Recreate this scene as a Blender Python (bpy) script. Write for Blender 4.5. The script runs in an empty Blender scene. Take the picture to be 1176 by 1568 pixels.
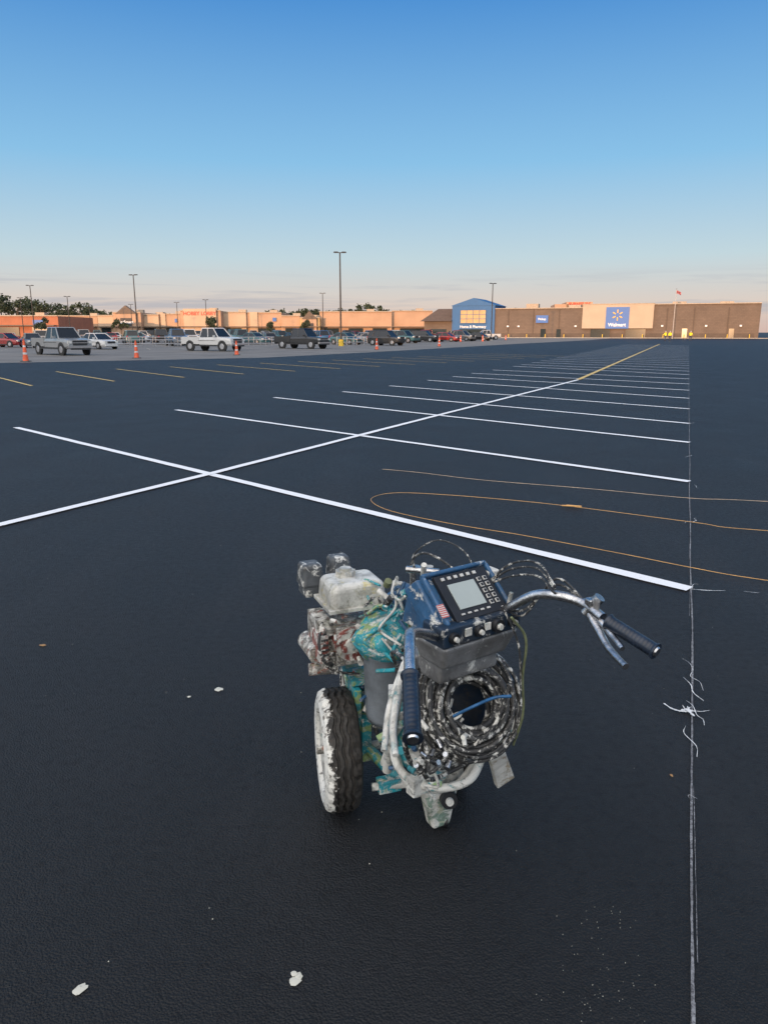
import bpy, math, random
from mathutils import Vector, Matrix, noise
random.seed(7)
sc=bpy.context.scene
sc.view_settings.view_transform='Standard'
try: sc.view_settings.look='None'
except Exception: pass
sc.view_settings.exposure=0
COL=sc.collection
rad=math.radians
# ------------------------------------------------------------------ materials
def nmat(name):
    m=bpy.data.materials.new(name);m.use_nodes=True
    nt=m.node_tree;b=nt.nodes["Principled BSDF"]
    return m,nt,b
def coords(nt,kind="Object"):
    t=nt.nodes.new("ShaderNodeTexCoord");return t.outputs[kind]
def noi(nt,co,scale,detail=4,rough=.6,dist=0):
    n=nt.nodes.new("ShaderNodeTexNoise");n.inputs["Scale"].default_value=scale
    n.inputs["Detail"].default_value=detail;n.inputs["Roughness"].default_value=rough
    n.inputs["Distortion"].default_value=dist
    nt.links.new(co,n.inputs["Vector"]);return n.outputs["Fac"]
def ramp(nt,fac,stops,interp='LINEAR'):
    r=nt.nodes.new("ShaderNodeValToRGB");r.color_ramp.interpolation=interp
    e=r.color_ramp.elements
    while len(e)<len(stops): e.new(.5)
    for i,(p,c) in enumerate(stops):
        e[i].position=p
        if not hasattr(c,'__len__'): c=(c,c,c)
        e[i].color=(c[0],c[1],c[2],1)
    nt.links.new(fac,r.inputs[0]);return r.outputs[0]
def mix(nt,f,a,b,mode='MIX'):
    n=nt.nodes.new("ShaderNodeMix");n.data_type='RGBA';n.blend_type=mode
    for sock,val in ((n.inputs[0],f),(n.inputs[6],a),(n.inputs[7],b)):
        if hasattr(val,'default_value') : nt.links.new(val,sock)
        elif hasattr(val,'__len__'): sock.default_value=(val[0],val[1],val[2],1)
        else: sock.default_value=val
    return n.outputs[2]
def bump(nt,b,fac,strength,dist):
    n=nt.nodes.new("ShaderNodeBump");n.inputs["Strength"].default_value=strength;n.inputs["Distance"].default_value=dist
    nt.links.new(fac,n.inputs["Height"]);nt.links.new(n.outputs[0],b.inputs["Normal"])
def M(name,c,rough=.6,metal=0,var=.25,scale=3,coat=0):
    m,nt,b=nmat(name);co=coords(nt)
    n=noi(nt,co,scale,5)
    lo=tuple(x*(1-var) for x in c);hi=tuple(min(1,x*(1+var)) for x in c)
    nt.links.new(ramp(nt,n,[(.3,lo),(.7,hi)]),b.inputs["Base Color"])
    b.inputs["Roughness"].default_value=rough;b.inputs["Metallic"].default_value=metal
    if coat: b.inputs["Coat Weight"].default_value=coat;b.inputs["Coat Roughness"].default_value=.08
    return m
def spat(name,c,rough=.5,metal=0,white=.5,dirt=.5,scale=26,extra=None,extra2=None):
    """base colour under layers of dried marking paint and grime"""
    m,nt,b=nmat(name);co=coords(nt)
    base=mix(nt,ramp(nt,noi(nt,co,scale*.5,6,.7),[(.35,0),(.7,1)]),c,tuple(x*.45 for x in c))
    if extra:
        f=ramp(nt,noi(nt,co,scale*.6,5,.6,1.2),[(.54,0),(.58,1)])
        base=mix(nt,f,base,extra)
    if extra2:
        f=ramp(nt,noi(nt,co,scale*1.1,6,.65,2.2),[(.58,0),(.62,1)])
        base=mix(nt,f,base,extra2)
    n2=noi(nt,co,scale,8,.72,.6)
    w=ramp(nt,n2,[(1-white-.04,0),(1-white+.03,1)])
    base=mix(nt,w,base,(.64,.64,.60))
    d=ramp(nt,noi(nt,co,scale*2.3,7,.75),[(1-dirt,0),(1-dirt+.08,.85)])
    base=mix(nt,d,base,(.035,.03,.026))
    d2=ramp(nt,noi(nt,co,scale*.35,6,.7,.8),[(.48,0),(.66,.55)])
    base=mix(nt,d2,base,(.06,.055,.048))
    nt.links.new(base,b.inputs["Base Color"])
    b.inputs["Roughness"].default_value=rough
    mt=ramp(nt,n2,[(1-white-.04,metal),(1-white+.03,0)]);nt.links.new(mt,b.inputs["Metallic"])
    bump(nt,b,n2,.6,.005)
    return m
# ------------------------------------------------------------------ mesh builder
def catmull(pts,n=6,closed=False):
    P=[Vector(p) for p in pts];out=[];L=len(P)
    rng=range(L if closed else L-1)
    for i in rng:
        p0=P[(i-1)%L] if (closed or i>0) else P[0]*2-P[1]
        p1=P[i];p2=P[(i+1)%L]
        p3=P[(i+2)%L] if (closed or i+2<L) else P[-1]*2-P[-2]
        for k in range(n):
            t=k/n
            out.append(.5*((2*p1)+(p2-p0)*t+(2*p0-5*p1+4*p2-p3)*t*t+(3*p1-p0-3*p2+p3)*t**3))
    if not closed: out.append(P[-1])
    return out
class MB:
    def __init__(s,off=(0,0,0)): s.v=[];s.f=[];s.m=[];s.sm=[];s.off=Vector(off)
    def add(s,vs,fs,mi=0,smooth=False):
        o=len(s.v);s.v+= [Vector(v)-s.off for v in vs]
        for f in fs: s.f.append([o+i for i in f]);s.m.append(mi);s.sm.append(smooth)
    def box(s,c,d,mi=0,rot=None,top=1.0):
        x,y,z=d[0]/2,d[1]/2,d[2]/2
        tx,ty=(top,top) if not hasattr(top,'__len__') else top
        vs=[Vector(p) for p in ((-x,-y,-z),(x,-y,-z),(x,y,-z),(-x,y,-z),(-x*tx,-y*ty,z),(x*tx,-y*ty,z),(x*tx,y*ty,z),(-x*tx,y*ty,z))]
        if rot is not None: vs=[rot@v for v in vs]
        s.add([v+Vector(c) for v in vs],[(0,3,2,1),(4,5,6,7),(0,1,5,4),(1,2,6,5),(2,3,7,6),(3,0,4,7)],mi)
    def cyl(s,p0,p1,r0,r1=None,mi=0,seg=16,smooth=True,caps=True):
        if r1 is None:r1=r0
        p0=Vector(p0);p1=Vector(p1);a=(p1-p0).normalized()
        u=a.orthogonal().normalized();w=a.cross(u)
        vs=[];
        for p,r in((p0,r0),(p1,r1)):
            for i in range(seg):
                t=2*math.pi*i/seg;vs.append(p+u*math.cos(t)*r+w*math.sin(t)*r)
        s.add(vs,[(i,(i+1)%seg,seg+(i+1)%seg,seg+i) for i in range(seg)],mi,smooth)
        if caps:
            s.add(vs[:seg],[tuple(reversed(range(seg)))],mi);s.add(vs[seg:],[tuple(range(seg))],mi)
    def tube(s,pts,r,mi=0,seg=8,closed=False,n=6,smooth=True):
        P=catmull(pts,n,closed) if n else [Vector(p) for p in pts]
        L=len(P);rr=r if callable(r) else (lambda t:r)
        T=[]
        for i in range(L):
            a=P[(i+1)%L] if (closed or i<L-1) else P[i]
            b=P[i-1] if (closed or i>0) else P[i]
            T.append((a-b).normalized())
        u=T[0].orthogonal().normalized();vs=[]
        for i in range(L):
            u=(u-T[i]*u.dot(T[i])).normalized();w=T[i].cross(u);R=rr(i/(L-1))
            for k in range(seg):
                t=2*math.pi*k/seg;vs.append(P[i]+(u*math.cos(t)+w*math.sin(t))*R)
        fs=[]
        for i in range(L if closed else L-1):
            j=(i+1)%L
            for k in range(seg):
                k2=(k+1)%seg;fs.append((i*seg+k,i*seg+k2,j*seg+k2,j*seg+k))
        s.add(vs,fs,mi,smooth)
        if not closed:
            s.add(vs[:seg],[tuple(reversed(range(seg)))],mi);s.add(vs[-seg:],[tuple(range(seg))],mi)
    def revolve(s,prof,c,axis,seg=48,mi=0,smooth=True,mis=None):
        c=Vector(c);a=Vector(axis).normalized();u=a.orthogonal().normalized();w=a.cross(u)
        vs=[];n=len(prof)
        for i in range(seg):
            t=2*math.pi*i/seg;d=u*math.cos(t)+w*math.sin(t)
            for (x,r) in prof: vs.append(c+a*x+d*r)
        s.add(vs,[(i*n+j,i*n+j+1,((i+1)%seg)*n+j+1,((i+1)%seg)*n+j) for i in range(seg) for j in range(n-1)],mi,smooth)
    def ball(s,c,r,mi=0,seg=16,rings=10,sc=(1,1,1),rot=None,wob=0):
        vs=[];c=Vector(c)
        for i in range(rings+1):
            th=math.pi*i/rings
            for k in range(seg):
                ph=2*math.pi*k/seg
                d=Vector((math.sin(th)*math.cos(ph),math.sin(th)*math.sin(ph),math.cos(th)))
                q=1+wob*noise.noise(d*2.3+c*7)
                d=Vector((d.x*sc[0]*r*q,d.y*sc[1]*r*q,d.z*sc[2]*r*q))
                if rot is not None:d=rot@d
                vs.append(c+d)
        s.add(vs,[(i*seg+k,(i+1)*seg+k,(i+1)*seg+(k+1)%seg,i*seg+(k+1)%seg) for i in range(rings) for k in range(seg)],mi,True)
    def mesh(s,name,mats):
        me=bpy.data.meshes.new(name);me.from_pydata([tuple(v) for v in s.v],[],s.f)
        for m in mats: me.materials.append(m)
        for p,mi,sm in zip(me.polygons,s.m,s.sm): p.material_index=mi;p.use_smooth=sm
        me.update();return me
    def obj(s,name,mats,parent=None,bevel=0,loc=None,rz=None,seg=2):
        o=bpy.data.objects.new(name,s.mesh(name,mats));COL.objects.link(o)
        if parent: o.parent=parent
        if loc: o.location=loc
        if rz is not None:o.rotation_euler[2]=rz
        if bevel:
            b=o.modifiers.new("b",'BEVEL');b.width=bevel;b.segments=seg;b.limit_method='ANGLE';b.angle_limit=rad(50)
        return o
def empty(name,loc=(0,0,0),rz=0):
    e=bpy.data.objects.new(name,None);COL.objects.link(e);e.location=loc;e.rotation_euler[2]=rz;e.empty_display_size=.3;return e
def text(name,body,size,loc,parent,mat,rz=0,ext=.03):
    cu=bpy.data.curves.new(name,'FONT');cu.body=body;cu.size=size;cu.extrude=ext;cu.offset=size*.02;cu.align_x='CENTER';cu.align_y='CENTER'
    cu.materials.append(mat);o=bpy.data.objects.new(name,cu);COL.objects.link(o)
    o.rotation_euler=(math.pi/2,0,rz);o.location=loc;o.parent=parent;return o
# ------------------------------------------------------------------ camera
H=1.65;pitch=math.atan(276/1132)
cam=bpy.data.cameras.new("camera");co=bpy.data.objects.new("camera",cam);COL.objects.link(co);sc.camera=co
cam.sensor_fit='VERTICAL';cam.sensor_height=36;cam.lens=26;cam.clip_start=.05;cam.clip_end=5000
co.location=(0,0,H);co.rotation_euler=(math.pi/2-pitch,0,0)
# ------------------------------------------------------------------ light
SE=rad(3.0);SR=rad(202)
w=bpy.data.worlds.new("World");sc.world=w;w.use_nodes=True
nt=w.node_tree;bg=nt.nodes["Background"]
sk=nt.nodes.new("ShaderNodeTexSky");sk.sky_type='NISHITA';sk.sun_disc=False
sk.sun_elevation=SE;sk.sun_rotation=SR;sk.dust_density=.3;sk.ozone_density=4
tc=nt.nodes.new("ShaderNodeTexCoord");sp=nt.nodes.new("ShaderNodeSeparateXYZ");nt.links.new(tc.outputs["Generated"],sp.inputs[0])
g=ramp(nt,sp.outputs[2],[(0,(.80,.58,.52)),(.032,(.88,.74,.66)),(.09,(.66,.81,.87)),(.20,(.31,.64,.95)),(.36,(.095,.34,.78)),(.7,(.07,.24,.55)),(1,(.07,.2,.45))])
# thin low cloud streaks
mp=nt.nodes.new("ShaderNodeMapping");mp.inputs["Scale"].default_value=(2.2,2.2,42);nt.links.new(tc.outputs["Generated"],mp.inputs[0])
cn=noi(nt,mp.outputs[0],1.6,5,.6,.4)
cm=ramp(nt,cn,[(.50,0),(.62,1)]);cz=ramp(nt,sp.outputs[2],[(.008,0),(.03,.7),(.055,.45),(.078,0)])
cf=mix(nt,1.0,cm,cz,'MULTIPLY')
g=mix(nt,cf,g,(.50,.52,.60))
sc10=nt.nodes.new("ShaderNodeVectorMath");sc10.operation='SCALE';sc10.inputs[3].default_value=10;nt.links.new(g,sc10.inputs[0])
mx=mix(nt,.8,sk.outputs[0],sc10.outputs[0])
# afterglow behind the photographer, added and lifted to brighten the foreground
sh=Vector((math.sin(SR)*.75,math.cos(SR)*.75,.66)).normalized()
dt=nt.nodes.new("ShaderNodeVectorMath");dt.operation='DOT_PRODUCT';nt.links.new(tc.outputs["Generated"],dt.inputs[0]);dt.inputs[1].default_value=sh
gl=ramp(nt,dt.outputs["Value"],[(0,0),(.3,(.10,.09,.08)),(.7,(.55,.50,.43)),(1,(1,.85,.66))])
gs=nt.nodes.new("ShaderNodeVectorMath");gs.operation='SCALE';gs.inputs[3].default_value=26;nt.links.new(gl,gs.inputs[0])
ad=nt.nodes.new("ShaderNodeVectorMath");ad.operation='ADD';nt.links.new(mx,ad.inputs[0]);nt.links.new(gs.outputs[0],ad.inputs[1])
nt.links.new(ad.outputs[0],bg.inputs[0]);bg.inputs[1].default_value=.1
sl=bpy.data.lights.new("sun",'SUN');sl.energy=4.4;sl.angle=rad(.5);sl.color=(1,.55,.27)
so=bpy.data.objects.new("sun",sl);COL.objects.link(so)
tosun=Vector((math.sin(SR)*math.cos(SE),math.cos(SR)*math.cos(SE),math.sin(SE)))
so.rotation_euler=tosun.to_track_quat('Z','Y').to_euler();so.location=(0,-20,30)
# ------------------------------------------------------------------ ground
def asphalt():
    m,nt,b=nmat("sealcoat_asphalt");c=coords(nt)
    fine=noi(nt,c,230,3,.75);mid=noi(nt,c,80,5,.8);big=noi(nt,c,.9,8,.72,.3);huge=noi(nt,c,.08,4,.6)
    cl_=noi(nt,c,26,5,.7)
    mp=nt.nodes.new("ShaderNodeMapping");mp.inputs["Rotation"].default_value=(0,0,rad(22));mp.inputs["Scale"].default_value=(1.1,.10,1);nt.links.new(c,mp.inputs[0])
    swp=noi(nt,mp.outputs[0],1.0,7,.7)
    col=ramp(nt,fine,[(.35,(.003,.0035,.0045)),(.58,(.008,.0085,.010)),(.68,(.022,.023,.025)),(.76,(.12,.12,.125))])
    col=mix(nt,ramp(nt,big,[(.44,0),(.68,.5)]),col,(.018,.0185,.021))
    col=mix(nt,ramp(nt,swp,[(.50,0),(.66,.35)]),col,(.021,.0215,.024))
    col=mix(nt,ramp(nt,huge,[(.42,0),(.62,.5)]),col,(.005,.0055,.007))
    col=mix(nt,ramp(nt,cl_,[(.55,0),(.62,.55)]),col,(.003,.003,.004))
    nt.links.new(col,b.inputs["Base Color"])
    r=mix(nt,.5,ramp(nt,big,[(.35,.47),(.65,.60)]),ramp(nt,cl_,[(.35,.44),(.65,.66)]));nt.links.new(r,b.inputs["Roughness"])
    v=nt.nodes.new("ShaderNodeTexVoronoi");v.inputs["Scale"].default_value=150;nt.links.new(c,v.inputs["Vector"])
    hh=nt.nodes.new("ShaderNodeMath");hh.operation='MULTIPLY_ADD'
    nt.links.new(v.outputs["Distance"],hh.inputs[0]);hh.inputs[1].default_value=-.9;nt.links.new(mid,hh.inputs[2])
    bump(nt,b,hh.outputs[0],.85,.007)
    b.inputs["Specular IOR Level"].default_value=.34
    return m
ASPH=asphalt()
OLD=M("old_concrete",(.15,.142,.135),.8,0,.25,.3)
mb=MB();mb.add([(-1500,-1500,0),(1500,-1500,0),(1500,1500,0),(-1500,1500,0)],[(0,1,2,3)])
mb.obj("ground",[ASPH])
edge=[(-220,30),(-60,36),(-20.8,40.8),(-7.97,49),(-1.5,61.4),(7.9,81.9),(20,109),(40.6,151),(60,200),(60,600),(-500,600),(-500,30)]
mb=MB();mb.add([(x,y,.004) for x,y in edge],[tuple(range(len(edge)))]);mb.obj("old_parking_lot",[OLD])
def paintmat(name,c,worn=.35,scale=14):
    m,nt,b=nmat(name);co_=coords(nt)
    n=noi(nt,co_,scale,7,.7);n2=noi(nt,co_,120,3,.7)
    col=mix(nt,ramp(nt,n2,[(.28,0),(.38,1)]),tuple(x*.4 for x in c),c)
    col=mix(nt,ramp(nt,n,[(.3,.8),(.3+worn*.5,0)]),col,tuple(x*.5 for x in c))
    nt.links.new(col,b.inputs["Base Color"]);b.inputs["Roughness"].default_value=.55
    bump(nt,b,n2,.3,.003);return m
WHITE=paintmat("white_line_paint",(.84,.85,.87),.16);YEL=paintmat("yellow_line_paint",(.66,.46,.14),.5)
WORN=paintmat("worn_line_paint",(.5,.42,.3),.9)
def chalkmat():
    m,nt,b=nmat("chalk");c=coords(nt)
    n=noi(nt,c,90,6,.75);nb=noi(nt,c,2.2,4,.6)
    col=mix(nt,ramp(nt,n,[(.38,0),(.58,1)]),(.03,.03,.034),(.30,.31,.33))
    col=mix(nt,ramp(nt,nb,[(.4,.6),(.62,0)]),col,(.08,.08,.09))
    nt.links.new(col,b.inputs["Base Color"]);b.inputs["Roughness"].default_value=.9;return m
CHALK=chalkmat()
def strip(mb,p,q,wd,z=.008,mi=0,step=.25,jit=.004):
    p=Vector((p[0],p[1],0));q=Vector((q[0],q[1],0));d=q-p;L=d.length;d.normalize();nn=Vector((-d.y,d.x,0))
    n=max(1,int(L/step));vs=[]
    for i in range(n+1):
        c=p+d*L*i/n
        for sg in(-1,1): 
            o=c+nn*sg*(wd/2+random.uniform(-jit,jit));vs.append((o.x,o.y,z))
    mb.add(vs,[(2*i,2*i+2,2*i+3,2*i+1) for i in range(n)],mi)
C=[(2.008,4.607),(3.447,8.2),(4.664,11.235),(5.62,13.63)]
Lf=[(-6.5,13.06),(-4.5,16.09),(-2.82,19.18),(-1.163,21.1),(.18,23.4),(1.52,26.1),(2.59,28.3),(3.56,30.6),(4.8,33.2),(6.3,36.9)]
mb=MB()
for k in range(4,34): C.append((5.62+1.06*(k-3),13.63+2.65*(k-3)))
for k,c in enumerate(C):
    l=Lf[k] if k<len(Lf) else (c[0]-6.0,c[1]+6.6)
    strip(mb,l,c,.11,.008)
for a,b_ in zip([(-5.2,3.0),(-3.36,6.26),(-2.078,8.631),(-.424,11.96),(1.006,14.82)],[(-3.36,6.26),(-2.078,8.631),(-.424,11.96),(1.006,14.82),(6.81,26.33)]):
    strip(mb,a,b_,.11,.012)
mb.obj("parking_line_white",[WHITE])
mb=MB()
strip(mb,(6.83,26.4),(37.6,103.5),.16,.016)
for i in range(14):
    r=(-11+1.8*i,23.4+2.2*i);strip(mb,(r[0]-4.7,r[1]+6.3),r,.10,.008)
mb.obj("parking_line_yellow",[YEL])
mb=MB()
for row in range(4):
    for i in range(16):
        x=-44+i*3.1+row*14;y=66+row*26+i*.9
        if x<y*.45-30: strip(mb,(x,y),(x-1.9,y+5),.1,.009)
mb.obj("parking_line_worn",[WORN])
# chalk snap line
mb=MB()
a=Vector((.60,1.06,0));d=(Vector((5.62,13.63,0))-Vector((.764,1.464,0))).normalized();nn=Vector((-d.y,d.x,0))
N=1200;vs=[]
for i in range(N+1):
    s=45*i/N;wd=.0036+.0015*noise.noise(Vector((s*7,3,0)))
    c=a+d*s+nn*noise.noise(Vector((s*.5,0,0)))*.012
    for sg in(-1,1): o=c+nn*sg*(wd+random.uniform(-.001,.001));vs.append((o.x,o.y,.006))
mb.add(vs,[(2*i,2*i+2,2*i+3,2*i+1) for i in range(N)])
s=.1
while s<8:
    L=random.uniform(.2,.9);o=random.uniform(-.010,.010);p=a+d*s;q=a+d*(s+L);strip(mb,p+nn*o,q+nn*o*.4,.0022,.0052,0,.04,.0009);s+=L*random.uniform(.3,1.1)
mb.obj("chalk_line",[CHALK])
SPL=paintmat("paint_spill",(.75,.76,.76),.5,30)
mb=MB()
def flat(pts,wd,z=.010):
    P=catmull([(p[0],p[1],0) for p in pts],6);vs=[]
    for i,p in enumerate(P):
        t=((P[min(i+1,len(P)-1)]-P[max(i-1,0)])).normalized();n_=Vector((-t.y,t.x,0));w_=wd*random.uniform(.35,1)*(.4+.6*math.sin(math.pi*min(1,i/(len(P)-1)+.05)))
        for sg in(-1,1):
            o=p+n_*sg*w_;vs.append((o.x,o.y,z))
    mb.add(vs,[(2*i,2*i+2,2*i+3,2*i+1) for i in range(len(P)-1)])
def squig(c,n,r,w=.003):
    p=Vector((c[0],c[1],0));pts=[p];dr=random.random()*6
    for i in range(n):
        dr+=random.uniform(-1.2,1.2);p=p+Vector((math.cos(dr)*r,math.sin(dr)*r*1.6,0));pts.append(p)
    flat(pts,w,.009+random.random()*.003)
flat([(1.27,3.06),(1.29,3.01),(1.33,2.985),(1.38,2.99)],.008,.0095)
flat([(1.38,2.99),(1.41,2.985),(1.45,2.995)],.003,.0098)
flat([(1.32,2.99),(1.35,3.0),(1.38,2.985)],.014,.0105)
flat([(1.36,2.94),(1.355,2.98),(1.365,3.03)],.009,.0115)
flat([(1.37,2.86),(1.385,2.91),(1.375,2.95),(1.39,3.03),(1.38,3.08)],.0025,.0125)
for k in range(2): squig((1.35+random.uniform(-.02,.02),2.99+random.uniform(-.02,.02)),3,.012,.003)
flat([(1.50,3.18),(1.52,3.27),(1.50,3.33),(1.54,3.40),(1.555,3.48),(1.54,3.53)],.0018)
flat([(1.46,3.08),(1.445,3.16),(1.465,3.24),(1.46,3.32)],.003,.011)
flat([(1.24,2.62),(1.27,2.70),(1.26,2.80),(1.29,2.86)],.0022,.011)
for cx,cy,k in((2.02,4.60,1),(2.73,6.33,1.5),(2.76,6.38,1.3),(3.42,8.0,1.3),(4.2,10.0,2),(5.6,13.6,2),(6.7,16.3,2.2),(1.13,2.35,.4)):
    squig((cx,cy),4,.026*k,.0021*k)
flat([(2.0,4.59),(2.1,4.56),(2.22,4.555)],.005,.0135)
flat([(2.33,4.54),(2.42,4.51)],.003,.0135)
mb.obj("paint_squiggle",[SPL])
def blob(mb,x,y,r,z,mi=0,el=1,ang=0,n=14):
    vs=[(x,y,z+.003)]
    for i in range(n):
        t=2*math.pi*i/n;q=r*random.uniform(.7,1.2);X=math.cos(t)*q*el;Y=math.sin(t)*q
        vs.append((x+X*math.cos(ang)-Y*math.sin(ang),y+X*math.sin(ang)+Y*math.cos(ang),z))
    mb.add(vs,[(0,1+i,1+(i+1)%n) for i in range(n)],mi,True)
mb=MB();blob(mb,-.781,3.209,.020,.003);blob(mb,-.905,3.135,.009,.003);blob(mb,-.782,1.561,.014,.003,0,1.4,1.0)
blob(mb,-.232,1.587,.015,.003,0,1,0,9);blob(mb,-.224,1.60,.013,.004,0,1,0,9);blob(mb,-.238,1.607,.009,.005,0,1,0,7)
for i in range(60):
    y=random.uniform(1.4,6);blob(mb,random.uniform(-.6,.55)*y*.9,y,random.uniform(.0007,.0022),.003,0,1,0,6)
for i in range(70):
    y=random.uniform(1.45,1.85);blob(mb,y*.34+random.gauss(.02,.07),y,random.uniform(.0004,.0012),.003,0,1,0,5)
mb.obj("paint_drop",[paintmat("dry_cream_paint",(.58,.57,.49),.3,40)])
mb=MB()
for x,y,r in((-1.84,3.71,.013),(1.095,2.503,.006)):
    blob(mb,x,y,r,.006,0,1.6,random.random()*3)
mb.obj("dry_leaf",[M("dry_leaf_mat",(.30,.17,.07),.7)])
# layout string
ST=M("string_orange",(.64,.36,.13),.7,0,.25,6);ST2=M("string_pale",(.56,.42,.29),.7,0,.3,6)
mb=MB();z=.014
mb.tube([(x,y,z) for x,y in((7,6.2),(3.81,7.15),(3.1,7.3),(2.19,7.77),(1.127,8.24),(.41,8.71),(-.02,8.93))],.0024,1,5)
mb.tube([(x,y,z) for x,y in((6,5.3),(3.25,6.04),(2.73,6.33),(1.78,6.95),(1.07,7.3),(.355,7.54),(.014,7.51),(-.13,7.21),(.074,6.74),(.638,6.24),(1.146,5.9),(1.797,5.38),(2.2,5.03),(2.6,4.75),(4,4.0))],.0025,0,5)
mb.tube([(1.72,6.97,.015),(1.80,6.93,.02),(1.90,6.93,.015),(1.76,6.96,.02)],.008,0,5)
mb.obj("layout_string",[ST,ST2])
mb=MB();blob(mb,6.3,26.6,.9,.006,0,.6,.4,20);mb.obj("asphalt_patch",[M("patch_dark",(.006,.006,.007),.8)])
# ------------------------------------------------------------------ line striper
OX,OY=.049,2.423
LS=empty("line_striping_machine",(OX,OY,0));OFF=(OX,OY,0)
BLUE=spat("blue_paint_machine",(.03,.11,.24),.45,0,.40,.40,30)
TEAL=spat("teal_paint_machine",(.02,.36,.44),.5,0,.42,.36,22,(.26,.38,.16),(.50,.50,.42))
WHT=spat("paint_caked_white",(.42,.44,.41),.65,0,.55,.40,24,(.14,.32,.34),(.10,.09,.08))
GREY=spat("grey_plastic",(.24,.27,.30),.5,0,.28,.30,14)
TANK=spat("fuel_tank_plastic",(.60,.60,.52),.4,0,.52,.34,16,(.56,.50,.26))
ENG=spat("engine_metal",(.25,.24,.22),.5,.2,.48,.43,30,(.30,.11,.08),(.40,.37,.24))
RUB=spat("hose_rubber",(.035,.037,.040),.55,0,.44,.28,45)
BLK=M("black_plastic",(.012,.013,.016),.45,0,.3,20)
GRIP=M("grip_rubber",(.012,.020,.036),.35,0,.5,30)
CHR=spat("chrome_tube",(.72,.73,.75),.2,1,.32,.28,26)
TRAY=spat("galvanised_tray",(.27,.275,.28),.5,.2,.39,.40,18)
DKB=spat("dark_blue_bucket",(.006,.02,.045),.5,0,.28,.48,20)
BHOSE=M("blue_hose",(.02,.10,.24),.4,0,.4,30)
YCAB=M("stained_cable",(.15,.17,.09),.6,0,.5,30)
Rv=Vector((.951,.309,0));Fv=Vector((-.309,.951,0));Oo=Vector((OX,OY,0))
def Lc(x,y,z): return Oo+Rv*x+Fv*y+Vector((0,0,z))
RZ=Matrix.Rotation(rad(18),3,'Z')
def tiremat():
    m,nt,b=nmat("tyre_rubber");c=coords(nt)
    n=noi(nt,c,18,6,.65,.5)
    uv=nt.nodes.new("ShaderNodeSeparateXYZ");nt.links.new(c,uv.inputs[0])
    ma=nt.nodes.new("ShaderNodeMath");ma.operation='MULTIPLY_ADD';nt.links.new(uv.outputs[0],ma.inputs[0]);ma.inputs[1].default_value=-7.5;nt.links.new(n,ma.inputs[2])
    f=ramp(nt,ma.outputs[0],[(.74,0),(.79,1)])
    col=mix(nt,f,ramp(nt,noi(nt,c,60,4),[(.4,(.018,.017,.016)),(.7,(.05,.047,.043))]),(.66,.66,.62))
    col=mix(nt,ramp(nt,noi(nt,c,50,6,.7),[(.54,0),(.62,.85)]),col,(.05,.042,.035))
    nt.links.new(col,b.inputs["Base Color"]);b.inputs["Roughness"].default_value=.75
    bump(nt,b,noi(nt,c,90,3),.3,.003);return m
TIRE=tiremat()
def wheel(name,c,r,wd,rz,parent):
    mb=MB();h=wd/2
    prof=[(-h*.55,r*.60),(-h*.95,r*.68),(-h,r*.82),(-h*.85,r*.95),(-h*.62,r*.99)]
    for gx in(-.42,-.05,.32): 
        prof+=[(h*gx-.003,r),(h*gx,r*.955),(h*gx+.007,r*.955),(h*gx+.010,r)]
    prof+=[(h*.62,r*.99),(h*.85,r*.95),(h,r*.82),(h*.95,r*.68),(h*.55,r*.60)]
    seg=72;vs=[];n=len(prof)
    for i in range(seg):
        t=2*math.pi*i/seg
        for j,(x,rr) in enumerate(prof):
            if 4<j<n-5: x+=.0035*(1 if i%4<2 else -1)
            if j in(3,4,n-5,n-4) and i%3==0: rr*=.965
            vs.append((x,math.cos(t)*rr,math.sin(t)*rr))
    mb.add(vs,[(i*n+j,i*n+j+1,((i+1)%seg)*n+j+1,((i+1)%seg)*n+j) for i in range(seg) for j in range(n-1)],0,False)
    for sg in(-1,1):
        mb.revolve([(sg*h*.62,r*.62),(sg*h*.78,r*.585),(sg*h*.35,r*.52),(sg*h*.30,r*.25),(sg*h*.7,r*.22),(sg*h*.75,r*.12),(sg*h*.75,0)],(0,0,0),(1,0,0),32,1)
    mb.cyl((-h*1.15,0,0),(h*1.15,0,0),r*.07,None,2,12)
    for k in range(5):
        t=k*2*math.pi/5;mb.cyl((-h*.5,math.cos(t)*r*.38,math.sin(t)*r*.38),(-h*.25,math.cos(t)*r*.38,math.sin(t)*r*.38),r*.04,None,2,8)
    o=mb.obj(name,[TIRE,WHT,ENG],parent);o.location=Vector(c)-Oo;o.rotation_euler[2]=rz;return o
wheel("wheel_left",Lc(-.225,.0,.213),.213,.128,rad(11),LS)
wheel("wheel_right",Lc(.20,0,.213),.213,.128,rad(11),LS)
wheel("wheel_front",Lc(0,.66,.1),.1,.07,rad(10),LS)
mb=MB(OFF)
mb.cyl(Lc(-.2,0,.2),Lc(.2,0,.2),.016,None,1,12)
for x in(-.13,.13):
    mb.tube([Lc(x,-.02,.22),Lc(x,.12,.33),Lc(x*.9,.32,.42),Lc(x*.6,.62,.36)],.019,0,10)
    mb.box(Lc(x,.0,.25),(.035,.10,.16),0,RZ)
mb.box(Lc(-.02,.20,.455),(.30,.42,.02),0,RZ)
mb.tube([Lc(-.13,-.02,.22),Lc(-.06,-.15,.17),Lc(.03,-.2,.15)],.02,0,10)
mb.box(Lc(-.06,-.02,.36),(.10,.06,.055),2,RZ)
mb.box(Lc(-.14,.07,.36),(.05,.07,.14),0,RZ)
mb.box(Lc(-.09,-.17,.15),(.08,.045,.045),0,RZ);mb.cyl(Lc(-.15,-.17,.15),Lc(-.02,-.19,.15),.014,None,1,10)
mb.box(Lc(-.155,.02,.30),(.025,.10,.28),0,RZ)
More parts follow.
